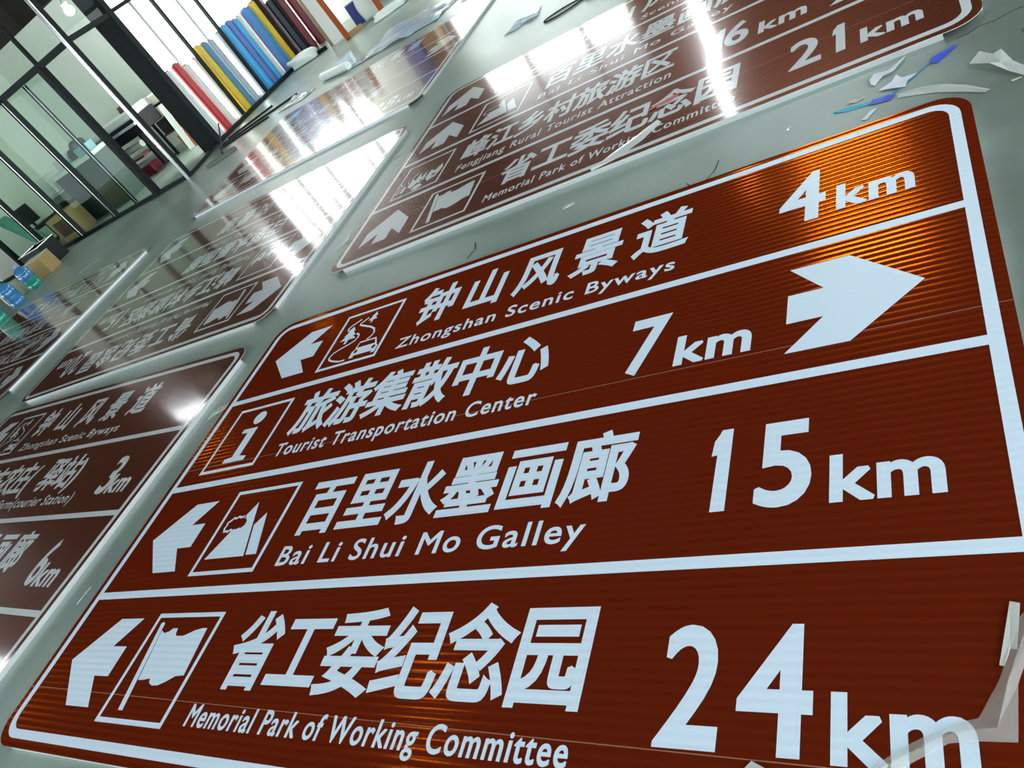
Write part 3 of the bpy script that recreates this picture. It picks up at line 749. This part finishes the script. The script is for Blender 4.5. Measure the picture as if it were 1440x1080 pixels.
lump('plastic_bundle', 'white plastic wrapped bundle on the black rail at the end of the rack', 'bundle', (-6.85, 10.42, 0.0), (0.75, 0.22, 0.22), WHT, 3, 0.0)
lump('plastic_bundle', 'white plastic wrapped bundle standing between the two orange-brown sticks', 'bundle', (-5.12, 10.85, 0), (0.42, 0.36, 0.55), OFFW, 5, 0.5)
lump('plastic_bundle', 'flat white bundle on the floor at the top photo edge', 'bundle', (-4.35, 10.25, 0), (0.75, 0.30, 0.12), WHT, 8, 0.3)

o = MB().box(-0.85, 0.85, -0.03, 0.03, 0, 2.5).build('white_board', OFFW, None, (-7.0, 12.8, 0.0)); tag(o, 'large pale board standing against the back wall', 'board')
t = thing('storage_shelf', 'steel shelf with blue bins and cartons against the back wall', 'shelf', loc=(-5.55, 12.6, 0))
for x in (-0.5, 0.5):
    for y in (-0.2, 0.2): MB().box(x - 0.02, x + 0.02, y - 0.02, y + 0.02, 0, 2.3).build('post', GREYF, t)
for zz in (0.15, 0.95, 1.75): MB().box(-0.5, 0.5, -0.22, 0.22, zz, zz + 0.03).build('shelf_board', GREYF, t)
for zz, lab in ((0.185, 'lower'), (0.985, 'middle'), (1.785, 'upper')):
    o = MB().box(-0.22, 0.22, -0.18, 0.18, 0, 0.6).build('plastic_bin', VIO, None, (-5.80, 12.58, zz), bevel=0.01); tag(o, 'blue bin on the %s board of the steel shelf' % lab, 'bin')
    o = MB().box(-0.21, 0.21, -0.18, 0.18, 0, 0.5).build('cardboard_box', CARD, None, (-5.30, 12.58, zz), bevel=0.01); tag(o, 'brown carton on the %s board of the steel shelf' % lab, 'box')

# ------------------------------------------------------------------ loose plastic around the farthest sign
def sheet(name, label, cat, quad, m, amp, seed, n=14, z0=0.004, group=None, thick=0.002):
    """crumpled sheet over a quad of floor points"""
    rnd = random.Random(seed)
    A, B, C, D = [Vector((*q, 0)) for q in quad]
    ph = [(rnd.uniform(-1, 1) * 7, rnd.uniform(-1, 1) * 7, rnd.uniform(0, 6)) for _ in range(7)]
    vs = []; fs = []
    for j in range(n + 1):
        for i in range(n + 1):
            s, t = i / n, j / n
            p = A.lerp(B, s).lerp(D.lerp(C, s), t)
            e = 1.0
            zz = sum(math.sin(a * s * 2 + b * t * 2 + c) for a, b, c in ph) / 7 * amp
            jit = 0.04 * (A - B).length
            if i in (0, n) or j in (0, n): p += Vector((rnd.uniform(-jit, jit), rnd.uniform(-jit, jit), 0)) * 0.6; zz *= 0.6
            vs.append((p.x, p.y, z0 + abs(zz)))
    for j in range(n):
        for i in range(n):
            a = j * (n + 1) + i; fs.append((a, a + 1, a + n + 2, a + n + 1))
    o = MB().add(vs, fs).build(name, m, smooth=False)
    for p in o.data.polygons: p.use_smooth = True
    md = o.modifiers.new('thick', 'SOLIDIFY'); md.thickness = thick; md.offset = 1
    return tag(o, label, cat, group)
sheet('plastic_sheet', 'crumpled bluish clear sheet on the floor behind the farthest sign', 'plastic sheet', [(-3.7, 7.35), (-1.9, 7.2), (-1.7, 8.1), (-3.4, 8.5)], FILMB, 0.10, 11)
sheet('plastic_sheet', 'wide pale sheet on the floor by the top photo edge', 'plastic sheet', [(-1.55, 7.45), (-0.7, 7.15), (-0.6, 7.8), (-1.5, 8.5)], FILMB, 0.06, 12)
sheet('plastic_sheet', 'small crumpled clear film between the black rail and the farthest sign', 'plastic sheet', [(-5.5, 7.25), (-4.7, 7.15), (-4.6, 7.5), (-5.3, 7.65)], FILMW, 0.07, 13)
mb = MB(); mb.tube((-4.50, 7.62, 0.065), (-3.74, 7.36, 0.065), 0.065, n=16)
mb.tube((-4.50, 7.62, 0.065), (-4.515, 7.625, 0.065), 0.03, n=12)
tag(mb.build('foam_roll', WHT, smooth=True), 'short white roll lying behind the farthest sign', 'roll')
o = MB().box(-0.12, 0.12, -0.12, 0.12, 0, 0.16).build('clear_box', FILMB, None, (-3.95, 7.68, 0), (0, 0, 0.4))
tag(o, 'small clear box beside the short white roll', 'box')
for k, (a, b, lab) in enumerate([((-6.95, 7.25, 0.02), (-5.35, 7.85, 0.02), 'longest black strip on the floor along the roll rack'),
                                 ((-6.85, 7.05, 0.02), (-5.75, 7.35, 0.02), 'shorter black strip on the floor nearer the farthest sign'),
                                 ((-7.0, 7.5, 0.02), (-6.2, 8.1, 0.02), 'black strip on the floor closest to the black rail')]):
    p0 = Vector(a); p1 = Vector(b); L = (p1 - p0).length
    o = MB().box(0, L, -0.025, 0.025, 0.0, 0.03).build('rubber_strip', BLACK, None, (p0.x, p0.y, 0), (0, 0, math.atan2(p1.y - p0.y, p1.x - p0.x)), bevel=0.005)
    tag(o, lab, 'strip')
t = thing('floor_mop', 'grey-green flat mop lying at the corner of the farthest sign', 'mop', loc=(-6.15, 6.28, 0), rz=0.35)
mb = MB(); mb.prism([(0.33 * math.cos(k * math.pi / 10), 0.10 * math.sin(k * math.pi / 10)) for k in range(20)], 0, 0.05); mb.build('mop_head', PADG, t, bevel=0.01)
mb = MB(); mb.tube((0.05, 0.02, 0.06), (-0.10, 0.95, 0.36), 0.014, n=10); mb.build('handle', BLACK, t)

# ------------------------------------------------------------------ office interior
t = thing('large_printer', 'wide black office printer on legs with a white lid, behind the office glazing', 'printer', loc=(-10.36, 8.6, 0))
MB().box(-0.86, 0.86, -0.30, 0.30, 0.78, 1.10).build('body', BLACK, t, bevel=0.02)
MB().box(-0.86, 0.80, -0.28, 0.28, 1.10, 1.26).build('lid', OFFW, t, bevel=0.03)
MB().box(-0.8, 0.8, -0.36, -0.30, 0.98, 1.03).build('front_slot', GREYF, t)
for s in (-0.75, 0.3):
    MB().box(s - 0.04, s + 0.04, -0.05, 0.05, 0.06, 0.78).build('leg', BLACK, t)
    MB().box(s - 0.04, s + 0.04, -0.38, 0.36, 0.03, 0.07).build('foot', BLACK, t)
MB().box(-0.75, 0.3, -0.03, 0.03, 0.25, 0.31).build('crossbar', GREYF, t)
mb = MB(); mb.tube((-0.72, -0.1, 0.62), (0.28, -0.1, 0.62), 0.07, n=14); mb.build('paper_roll', OFFW, t, smooth=True)
MB().box(-0.70, 0.25, -0.28, 0.28, 0.40, 0.44).build('media_basket', DRED, t)
lump('dark_bag', 'small dark bag lying on the white printer lid', 'bag', (-9.85, 8.55, 1.262), (0.22, 0.18, 0.13), DBROWN, 21)
o = MB().box(-0.3, 0.3, -0.2, 0.2, 0, 0.22).build('dark_box', DRED, None, (-10.58, 8.62, 0.0), (0, 0, 0.0), bevel=0.01)
tag(o, 'dark red box on the floor under the wide printer', 'box')

t = thing('work_table', 'black work table with crossed items, right of the printer near the corner post', 'table', loc=(-9.55, 9.3, 0))
MB().box(-0.60, 0.22, -0.3, 0.3, 0.98, 1.02).build('table_top', BLACK, t, bevel=0.005)
for sx in (-0.56, 0.18):
    for sy in (-0.24, 0.24):
        MB().box(sx - 0.025, sx + 0.025, sy - 0.025, sy + 0.025, 0, 0.98).build('leg', BLACK, t)
MB().box(-0.56, 0.18, -0.24, 0.24, 0.42, 0.45).build('shelf', DBROWN, t)
o = MB().box(-0.22, 0.22, -0.16, 0.16, 0, 0.20).build('white_box', OFFW, None, (-9.89, 9.22, 1.022), (0, 0, 0.05), bevel=0.01)
tag(o, 'white box on the left end of the black work table', 'box')
o = MB().box(-0.13, 0.13, -0.1, 0.1, 0, 0.17).build('yellow_box', PAPERY, None, (-9.52, 9.16, 1.022), (0, 0, 0.1), bevel=0.01)
tag(o, 'pale yellow box on the black work table', 'box')
for k, (x, zz, lab) in enumerate([(-9.90, 0.455, 'black box at the left of the work table shelf'), (-9.55, 0.455, 'black box in the middle of the work table shelf')]):
    o = MB().box(-0.14, 0.14, -0.14, 0.14, 0, 0.28).build('dark_box', BLKFAB, None, (x, 9.22, zz), (0, 0, 0.2 * k), bevel=0.01)
    tag(o, lab, 'box')
o = MB().box(-0.16, 0.16, -0.13, 0.13, 0, 0.3).build('cardboard_box', CARD, None, (-9.72, 9.28, 0.0), (0, 0, 0.1), bevel=0.006)
tag(o, 'brown cardboard box on the floor under the black work table', 'box')
lump('dark_bag', 'black bundle on the right end of the black work table', 'bag', (-9.50, 9.47, 1.022), (0.22, 0.2, 0.42), BLKFAB, 37)
lean_bar('white_board', 'narrow white board leaning on the front of the black work table', (-9.33, 8.78, 0.0), (-9.40, 8.95, 0.98), 0.13, 0.03, OFFW, 'board')
lean_bar('wooden_bar', 'orange-brown bar leaning right of the narrow white board in the office', (-9.14, 8.78, 0.0), (-9.22, 8.94, 0.95), 0.08, 0.04, OWOOD, 'wooden bar')
t = thing('potted_plant', 'dark leafy plant in a black pot right of the black work table', 'plant', loc=(-8.93, 9.62, 0))
mb = MB(); mb.lathe([(0.10, 0), (0.13, 0.3), (0.14, 0.3)], n=18); mb.build('pot', BLACK, t)
mb = MB(); mb.tube((0, 0, 0.3), (-0.05, 0.05, 1.1), 0.015, n=8); mb.build('stem', DBROWN, t)
mb = MB(); rnd = random.Random(5)
for k in range(150):
    a = rnd.uniform(0, 6.28); zz = rnd.uniform(0.75, 1.65); r0 = rnd.uniform(0.0, 0.12); L = rnd.uniform(0.16, 0.36); dz = rnd.uniform(-0.12, 0.14)
    c, s = math.cos(a), math.sin(a); w2 = L * 0.16
    p0 = Vector((r0 * c - 0.03, r0 * s, zz)); p1 = p0 + Vector((c * L, s * L, dz)); m = (p0 + p1) / 2 + Vector((0, 0, 0.03)); n = Vector((-s, c, 0)) * w2
    mb.add([p0, m + n, p1, m - n], [(0, 1, 2, 3)])
mb.build('foliage', LEAF, t)

# things behind the sliding glazing
t = thing('low_cabinet', 'teal low cabinet with a pale top behind the sliding glass', 'cabinet', loc=(-10.95, 7.55, 0))
MB().box(-0.55, 0.95, -0.25, 0.25, 0, 1.02).build('body', TEAL, t)
MB().box(-0.57, 0.97, -0.27, 0.27, 1.02, 1.10).build('cabinet_top', OFFW, t, bevel=0.005)
MB().box(0.15, 0.93, -0.265, -0.25, 0.10, 0.55).build('door', OLIVE, t)
for k in range(2):
    MB().box(0.15, 0.93, -0.262, -0.25, 0.62 + 0.2 * k, 0.76 + 0.2 * k).build('drawer', TEAL, t)
o = MB().box(-0.22, 0.22, -0.1, 0.1, 0, 0.17).build('blue_tray', plain('pale_blue_plastic', (0.22, 0.38, 0.44), 0.5), None, (-10.35, 7.55, 1.10), bevel=0.008)
tag(o, 'pale blue tray on the right of the teal cabinet', 'tray')
o = MB().lathe([(0.06, 0), (0.07, 0.02), (0.05, 0.16), (0.02, 0.18)], n=14).build('blue_bottle', CYAN, None, (-11.0, 7.45, 1.10))
tag(o, 'small bright blue bottle on the left of the teal cabinet', 'bottle')
t = thing('framed_box', 'brown open box with a dark inside, on the floor before the teal cabinet', 'box', loc=(-11.55, 6.9, 0), rz=0.1)
MB().box(-0.36, 0.36, -0.2, 0.2, 0, 0.55).build('carton', CARD, t, bevel=0.006)
MB().box(-0.26, 0.22, -0.204, -0.2, 0.12, 0.44).build('front_opening', DBROWN, t)
t = thing('desk', 'white office desk at the far left behind the glass', 'desk', loc=(-12.25, 8.3, 0))
MB().box(-1.1, 0.9, -0.35, 0.35, 0.72, 0.76).build('desk_top', OFFW, t, bevel=0.005)
MB().box(-1.08, -1.04, -0.33, 0.33, 0, 0.72).build('side_panel', OFFW, t); MB().box(0.82, 0.86, -0.33, 0.33, 0, 0.72).build('side_panel', OFFW, t)
MB().box(-1.04, 0.82, 0.27, 0.30, 0.2, 0.72).build('back_panel', OFFW, t)
for x, y, zz, dx, dz, lab in [(-12.98, 8.2, 0.762, 0.5, 0.40, 'large white carton on the left of the office desk'), (-12.42, 8.3, 0.762, 0.36, 0.3, 'white carton in the middle of the office desk'),
                              (-11.98, 8.15, 0.762, 0.36, 0.52, 'tall white carton on the right half of the office desk')]:
    o = MB().box(-dx / 2, dx / 2, -0.17, 0.17, 0, dz).build('white_carton', OFFW, None, (x, y, zz), bevel=0.008); tag(o, lab, 'box')
lump('dark_bag', 'dark green bag on the right end of the office desk', 'bag', (-11.55, 8.3, 0.762), (0.34, 0.4, 0.62), TEAL, 31)
lump('dark_bag', 'black bag on the floor in front of the office desk', 'bag', (-12.15, 7.45, 0), (0.55, 0.45, 0.62), BLKFAB, 33)
t = thing('office_chair', 'black office chair in front of the white office desk', 'chair', loc=(-12.95, 7.15, 0), rz=0.3)
MB().box(-0.23, 0.23, -0.05, 0.0, 0.62, 1.02).build('backrest', BLKFAB, t, bevel=0.02)
MB().box(-0.24, 0.24, 0.0, 0.46, 0.44, 0.52).build('seat', BLKFAB, t, bevel=0.02)
MB().box(-0.03, 0.03, -0.05, -0.02, 0.46, 0.64).build('back_support', BLACK, t)
mb = MB(); mb.tube((0, 0.22, 0.08), (0, 0.22, 0.44), 0.025, n=10); mb.build('column', BLACK, t)
mb = MB()
for k in range(5):
    a = k * 2 * math.pi / 5; mb.tube((0, 0.22, 0.10), (0.27 * math.cos(a), 0.22 + 0.27 * math.sin(a), 0.05), 0.018, n=8)
mb.build('star_base', BLACK, t)
mb = MB()
for k in range(5):
    a = k * 2 * math.pi / 5; mb.tube((0.27 * math.cos(a) - 0.012, 0.22 + 0.27 * math.sin(a), 0.026), (0.27 * math.cos(a) + 0.012, 0.22 + 0.27 * math.sin(a), 0.026), 0.026, n=10)
mb.build('castor', BLACK, t)
mb = MB(); mb.tube((-12.05, 6.55, 0.12), (-13.0, 6.7, 0.98), 0.13, n=20)
tag(mb.build('film_roll', GREENR, smooth=True), 'green tinted clear roll leaning inside the far left of the glazing', 'film roll')

# far left, in front of the glazing
def water_bottle(label, x, y, m, m2):
    t = thing('water_bottle', label, 'bottle', loc=(x, y, 0), group='large water bottles by the office glazing')
    mb = MB(); mb.lathe([(0.12, 0.0), (0.135, 0.02), (0.135, 0.09), (0.128, 0.10), (0.135, 0.11), (0.135, 0.19)], n=26); mb.build('lower_body', m2, t, smooth=True)
    mb = MB(); mb.lathe([(0.135, 0.19), (0.128, 0.20), (0.135, 0.21), (0.135, 0.30), (0.128, 0.31), (0.135, 0.32), (0.13, 0.36), (0.09, 0.41), (0.035, 0.44), (0.03, 0.46)], n=26); mb.build('upper_body', m, t, smooth=True)
    mb = MB(); mb.lathe([(0.034, 0.455), (0.034, 0.50), (0.028, 0.505)], n=16); mb.build('cap', LILAC, t, smooth=True)
water_bottle('blue water bottle nearest the yellow carton, first of the bottles', -10.28, 4.62, BOTTLE, BOTGRN)
water_bottle('blue water bottle second from the yellow carton', -10.12, 4.08, BOTTLE, BOTTLE)
water_bottle('greenish water bottle at the left photo edge, third from the yellow carton', -10.08, 3.60, BOTGRN, BOTGRN)
t = thing('cardboard_box', 'yellowish cardboard carton behind the nearest blue water bottle', 'box', loc=(-10.55, 5.12, 0), rz=0.25)
MB().box(-0.26, 0.26, -0.17, 0.17, 0, 0.34).build('carton', CARD, t, bevel=0.006)
MB().box(-0.26, 0.26, -0.175, 0.175, 0.34, 0.35).build('flap', PAPERY, t)
o = MB().box(-0.15, 0.15, -0.15, 0.15, 0, 0.3).build('cardboard_box', PAPERY, None, (-10.75, 4.45, 0), (0, 0, 0.2), bevel=0.006)
tag(o, 'small pale carton at the left photo edge behind the bottles', 'box')
t = thing('metal_crate', 'black open crate with a shiny steel rim beside the yellowish carton', 'crate', loc=(-11.1, 5.65, 0), rz=0.05)
cb = MB(); cb.box(-0.35, 0.35, -0.22, -0.205, 0, 0.42); cb.box(-0.35, 0.35, 0.205, 0.22, 0, 0.42); cb.box(-0.35, -0.335, -0.22, 0.22, 0, 0.42); cb.box(0.335, 0.35, -0.22, 0.22, 0, 0.42); cb.box(-0.35, 0.35, -0.22, 0.22, 0, 0.015)
cb.build('crate_body', BLACK, t)
mb = MB(); mb.path([(-0.35, -0.22, 0.42), (0.35, -0.22, 0.42), (0.35, 0.22, 0.42), (-0.35, 0.22, 0.42), (-0.35, -0.22, 0.42)], 0.011); mb.build('steel_rim', SILVER, t)

# ------------------------------------------------------------------ litter and offcuts
def scrap(name, label, cat, poly, z, m, lift=0.0, th=0.0015, seed=0):
    """small cut piece lying flat, with gently lifted edges"""
    rnd = random.Random(seed)
    cx = sum(p[0] for p in poly) / len(poly); cy = sum(p[1] for p in poly) / len(poly)
    vs = [(cx, cy, z + lift * 0.3)] + [(x, y, z + lift * rnd.uniform(0.0, 1.0)) for x, y in poly]
    n = len(poly)
    a = sum(poly[i][0] * poly[(i + 1) % n][1] - poly[(i + 1) % n][0] * poly[i][1] for i in range(n))
    fs = [(0, i + 1, (i + 1) % n + 1) if a > 0 else (0, (i + 1) % n + 1, i + 1) for i in range(n)]
    o = MB().add(vs, fs).build(name, m)
    md = o.modifiers.new('thick', 'SOLIDIFY'); md.thickness = th; md.offset = 1
    return tag(o, label, cat)
def strip(name, label, cat, pts, ws, z, m, lift=0.0, seed=0, th=0.0012):
    rnd = random.Random(seed)
    P = [Vector(p) for p in pts]; vs = []; fs = []
    for i, p in enumerate(P):
        a = P[max(i - 1, 0)]; b = P[min(i + 1, len(P) - 1)]
        d = (b - a).normalized(); n = Vector((-d.y, d.x)) * ws[i] / 2
        for q, k in ((p - n, 0), (p, 1), (p + n, 0)):
            vs.append((q.x, q.y, z + lift * (0.35 * rnd.random() + (0.6 if k else 0.0))))
    for i in range(len(P) - 1):
        for k in range(2): fs.append((i * 3 + k, i * 3 + k + 1, (i + 1) * 3 + k + 1, (i + 1) * 3 + k))
    fs = [f[::-1] for f in fs]
    o = MB().add(vs, fs).build(name, m)
    md = o.modifiers.new('thick', 'SOLIDIFY'); md.thickness = th; md.offset = 1
    return tag(o, label, cat)

ZS = HS + 0.0015
strip('peeled_film', 'twisted strip of clear film lying over the m of 24 km', 'film strip',
      [(4.12, -2.02), (3.985, -2.20), (3.935, -2.33), (3.905, -2.43), (3.86, -2.435), (3.81, -2.45), (3.76, -2.48), (3.70, -2.52), (3.62, -2.58)],
      [0.05, 0.035, 0.03, 0.075, 0.04, 0.03, 0.03, 0.028, 0.03], ZS, FILM, 0.012, 1)
scrap('paper_scrap', 'torn whitish backing piece above the twisted film strip', 'scrap',
      [(3.957, -2.155), (3.975, -2.16), (3.957, -2.262), (3.945, -2.26), (3.937, -2.285), (3.930, -2.30), (3.922, -2.298)], ZS, FILMW, 0.006, seed=2)
scrap('paper_scrap', 'small whitish scrap below the 4 of 24 km at the bottom photo edge', 'scrap', [(3.425, -2.53), (3.46, -2.545), (3.44, -2.56), (3.40, -2.56)], ZS, FILMW, 0.004, seed=3)
strip('peeled_film', 'white curl of film peeling off over Working Committee on the 21 km sign', 'film strip',
      [(2.25, 0.62), (2.40, 0.70), (2.52, 0.78), (2.62, 0.90)], [0.02, 0.10, 0.10, 0.05], ZS, FILMW, 0.02, 4)
scrap('red_tape', 'red cross of tape on the character before the last on the 21 km sign', 'tape', [(2.52, 1.10), (2.60, 1.12), (2.66, 1.12), (2.72, 1.17), (2.68, 1.18), (2.62, 1.15), (2.54, 1.14)], ZS, REDT, 0.002, seed=5)
# floor litter between the two right signs
strip('tape_strip', 'cyan tape strip on the floor above the 4 km corner', 'tape', [(3.565, 0.33), (3.62, 0.315), (3.68, 0.305), (3.72, 0.295)], [0.012, 0.03, 0.028, 0.015], 0.001, CYANT, 0.004, 6)
scrap('tape_scrap', 'dark blue tape scrap at the end of the cyan strip', 'tape', [(3.71, 0.285), (3.73, 0.32), (3.79, 0.31), (3.82, 0.29), (3.80, 0.265), (3.75, 0.27)], 0.0015, BLUET, 0.005, seed=7)
strip('tape_strip', 'thin blue thread running from the tape scrap towards the blue wedge', 'tape', [(3.80, 0.30), (3.86, 0.36), (3.92, 0.42), (3.965, 0.47)], [0.012, 0.012, 0.010, 0.008], 0.001, STEEL, 0.004, 8)
scrap('tape_scrap', 'bright blue wedge of tape right of the white scraps', 'tape', [(3.965, 0.455), (3.97, 0.50), (4.03, 0.53), (4.075, 0.535), (4.03, 0.48), (3.99, 0.44)], 0.0015, BLUET, 0.006, seed=9)
scrap('paper_scrap', 'white paper scrap with a tail beside the 21 km sign', 'scrap', [(3.72, 0.50), (3.74, 0.55), (3.80, 0.53), (3.86, 0.60), (3.875, 0.60), (3.82, 0.50), (3.77, 0.49), (3.74, 0.44), (3.725, 0.455)], 0.001, PAPER, 0.012, seed=10)
scrap('paper_scrap', 'white star-shaped paper scrap above the dark blue tape', 'scrap', [(3.755, 0.375), (3.81, 0.41), (3.83, 0.45), (3.85, 0.415), (3.91, 0.405), (3.87, 0.37), (3.86, 0.33), (3.82, 0.345)], 0.001, PAPER, 0.012, seed=11)
strip('peeled_film', 'long milky film strip touching the corner of the 4 km sign', 'film strip', [(3.83, 0.27), (3.90, 0.255), (3.98, 0.215), (4.06, 0.145), (4.14, 0.06)], [0.03, 0.055, 0.055, 0.045, 0.018], 0.002, FILMW, 0.006, 12)
scrap('peeled_film', 'wide clear film piece at the right photo edge', 'film strip', [(4.1, 0.311), (4.143, 0.357), (4.184, 0.292), (4.214, 0.296), (4.241, 0.214), (4.277, 0.127), (4.268, 0.063), (4.22, 0.141), (4.163, 0.229)], 0.002, FILMW, 0.035, seed=13)
strip('peeled_film', 'narrow clear film curl above the wide film piece', 'film strip', [(4.30, 0.30), (4.34, 0.29), (4.40, 0.25)], [0.03, 0.04, 0.03], 0.002, FILMW, 0.015, 14)
scrap('paper_scrap', 'yellowish scrap just above the cyan tape strip', 'scrap', [(3.62, 0.365), (3.66, 0.39), (3.70, 0.37), (3.66, 0.35)], 0.001, PAPERY, 0.006, seed=15)
scrap('paper_scrap', 'narrow whitish scrap at the top edge of the 4 km sign', 'scrap', [(3.68, 0.175), (3.72, 0.23), (3.745, 0.235), (3.70, 0.165)], 0.001, PAPER, 0.004, seed=16)
for i, (x, y, a, l, w, lab) in enumerate([
    (2.155, 0.365, 0.25, 0.075, 0.03, 'small white scrap on the floor above the last Chinese character of the 4 km row'),
    (3.365, 0.335, 1.0, 0.03, 0.014, 'tiny white scrap on the floor below the 1 of 21 km'),
    (4.235, 0.075, 0.3, 0.035, 0.01, 'tiny white scrap on the floor below the wide film piece'),
    (-0.26, -1.98, 1.35, 0.11, 0.025, 'short white strip on the floor between the 6 km sign and the nearest sign'),
    (-7.85, 4.15, 0.45, 0.42, 0.06, 'white strip on the floor before the office sill'),
    (-8.95, 3.0, -0.6, 0.18, 0.07, 'white scrap on the floor near the second water bottle'),
    (-9.55, 2.3, -0.5, 0.14, 0.04, 'white scrap on the floor at the far edge of the far left sign'),
    (-0.22, 2.45, 0.5, 0.10, 0.016, 'white scrap on the floor at the corner of the farthest sign'),
    (-0.05, 2.95, 0.5, 0.10, 0.016, 'white scrap on the floor between the farthest sign and the 21 km sign')]):
    c, s = math.cos(a), math.sin(a)
    q = [(x + c * dx * l / 2 - s * dy * w / 2, y + s * dx * l / 2 + c * dy * w / 2) for dx, dy in ((-1, -1), (1, -0.7), (0.9, 1), (-0.95, 0.8))]
    scrap('paper_scrap', lab, 'scrap', q, 0.001, FILMW if l < 0.3 else PAPER, 0.004, seed=20 + i)
sheet('plastic_scrap', 'crumpled clear scrap in the gap left of the i pictogram', 'scrap', [(-0.28, -0.72), (-0.12, -0.64), (-0.12, -0.57), (-0.27, -0.64)], FILMW, 0.02, 41, n=8, z0=0.001)
scrap('paper_scrap', 'square white scrap by the corner of the upside-down sign', 'scrap', [(-0.20, 1.14), (-0.10, 1.22), (-0.06, 1.10), (-0.15, 1.04)], 0.001, FILMW, 0.004, seed=42)
sheet('plastic_scrap', 'crumpled clear scrap on the pale floor by the farthest sign', 'scrap', [(0.25, 4.5), (0.65, 4.6), (0.6, 4.9), (0.3, 4.8)], FILMB, 0.05, 43, n=10, z0=0.001)
# cable loop on the far floor
t = thing('cable', 'black cable loop with a dark plug on the floor behind the 21 km sign', 'cable', loc=(1.2, 4.3, 0))
pts = []
for k in range(19):
    a = math.radians(20 + 320 * k / 18); pts.append((-0.17 + 0.20 * math.cos(a), -0.03 + 0.085 * math.sin(a) + 0.04 * math.cos(a), 0.008))
pts = [(0.28, 0.16, 0.008)] + pts + [(0.28, 0.10, 0.008)]
MB().path(pts, 0.007, 8).build('cord', BLACK, t)
MB().box(0.05, 0.38, 0.02, 0.14, 0, 0.05).build('plug', BLACK, t, bevel=0.012)
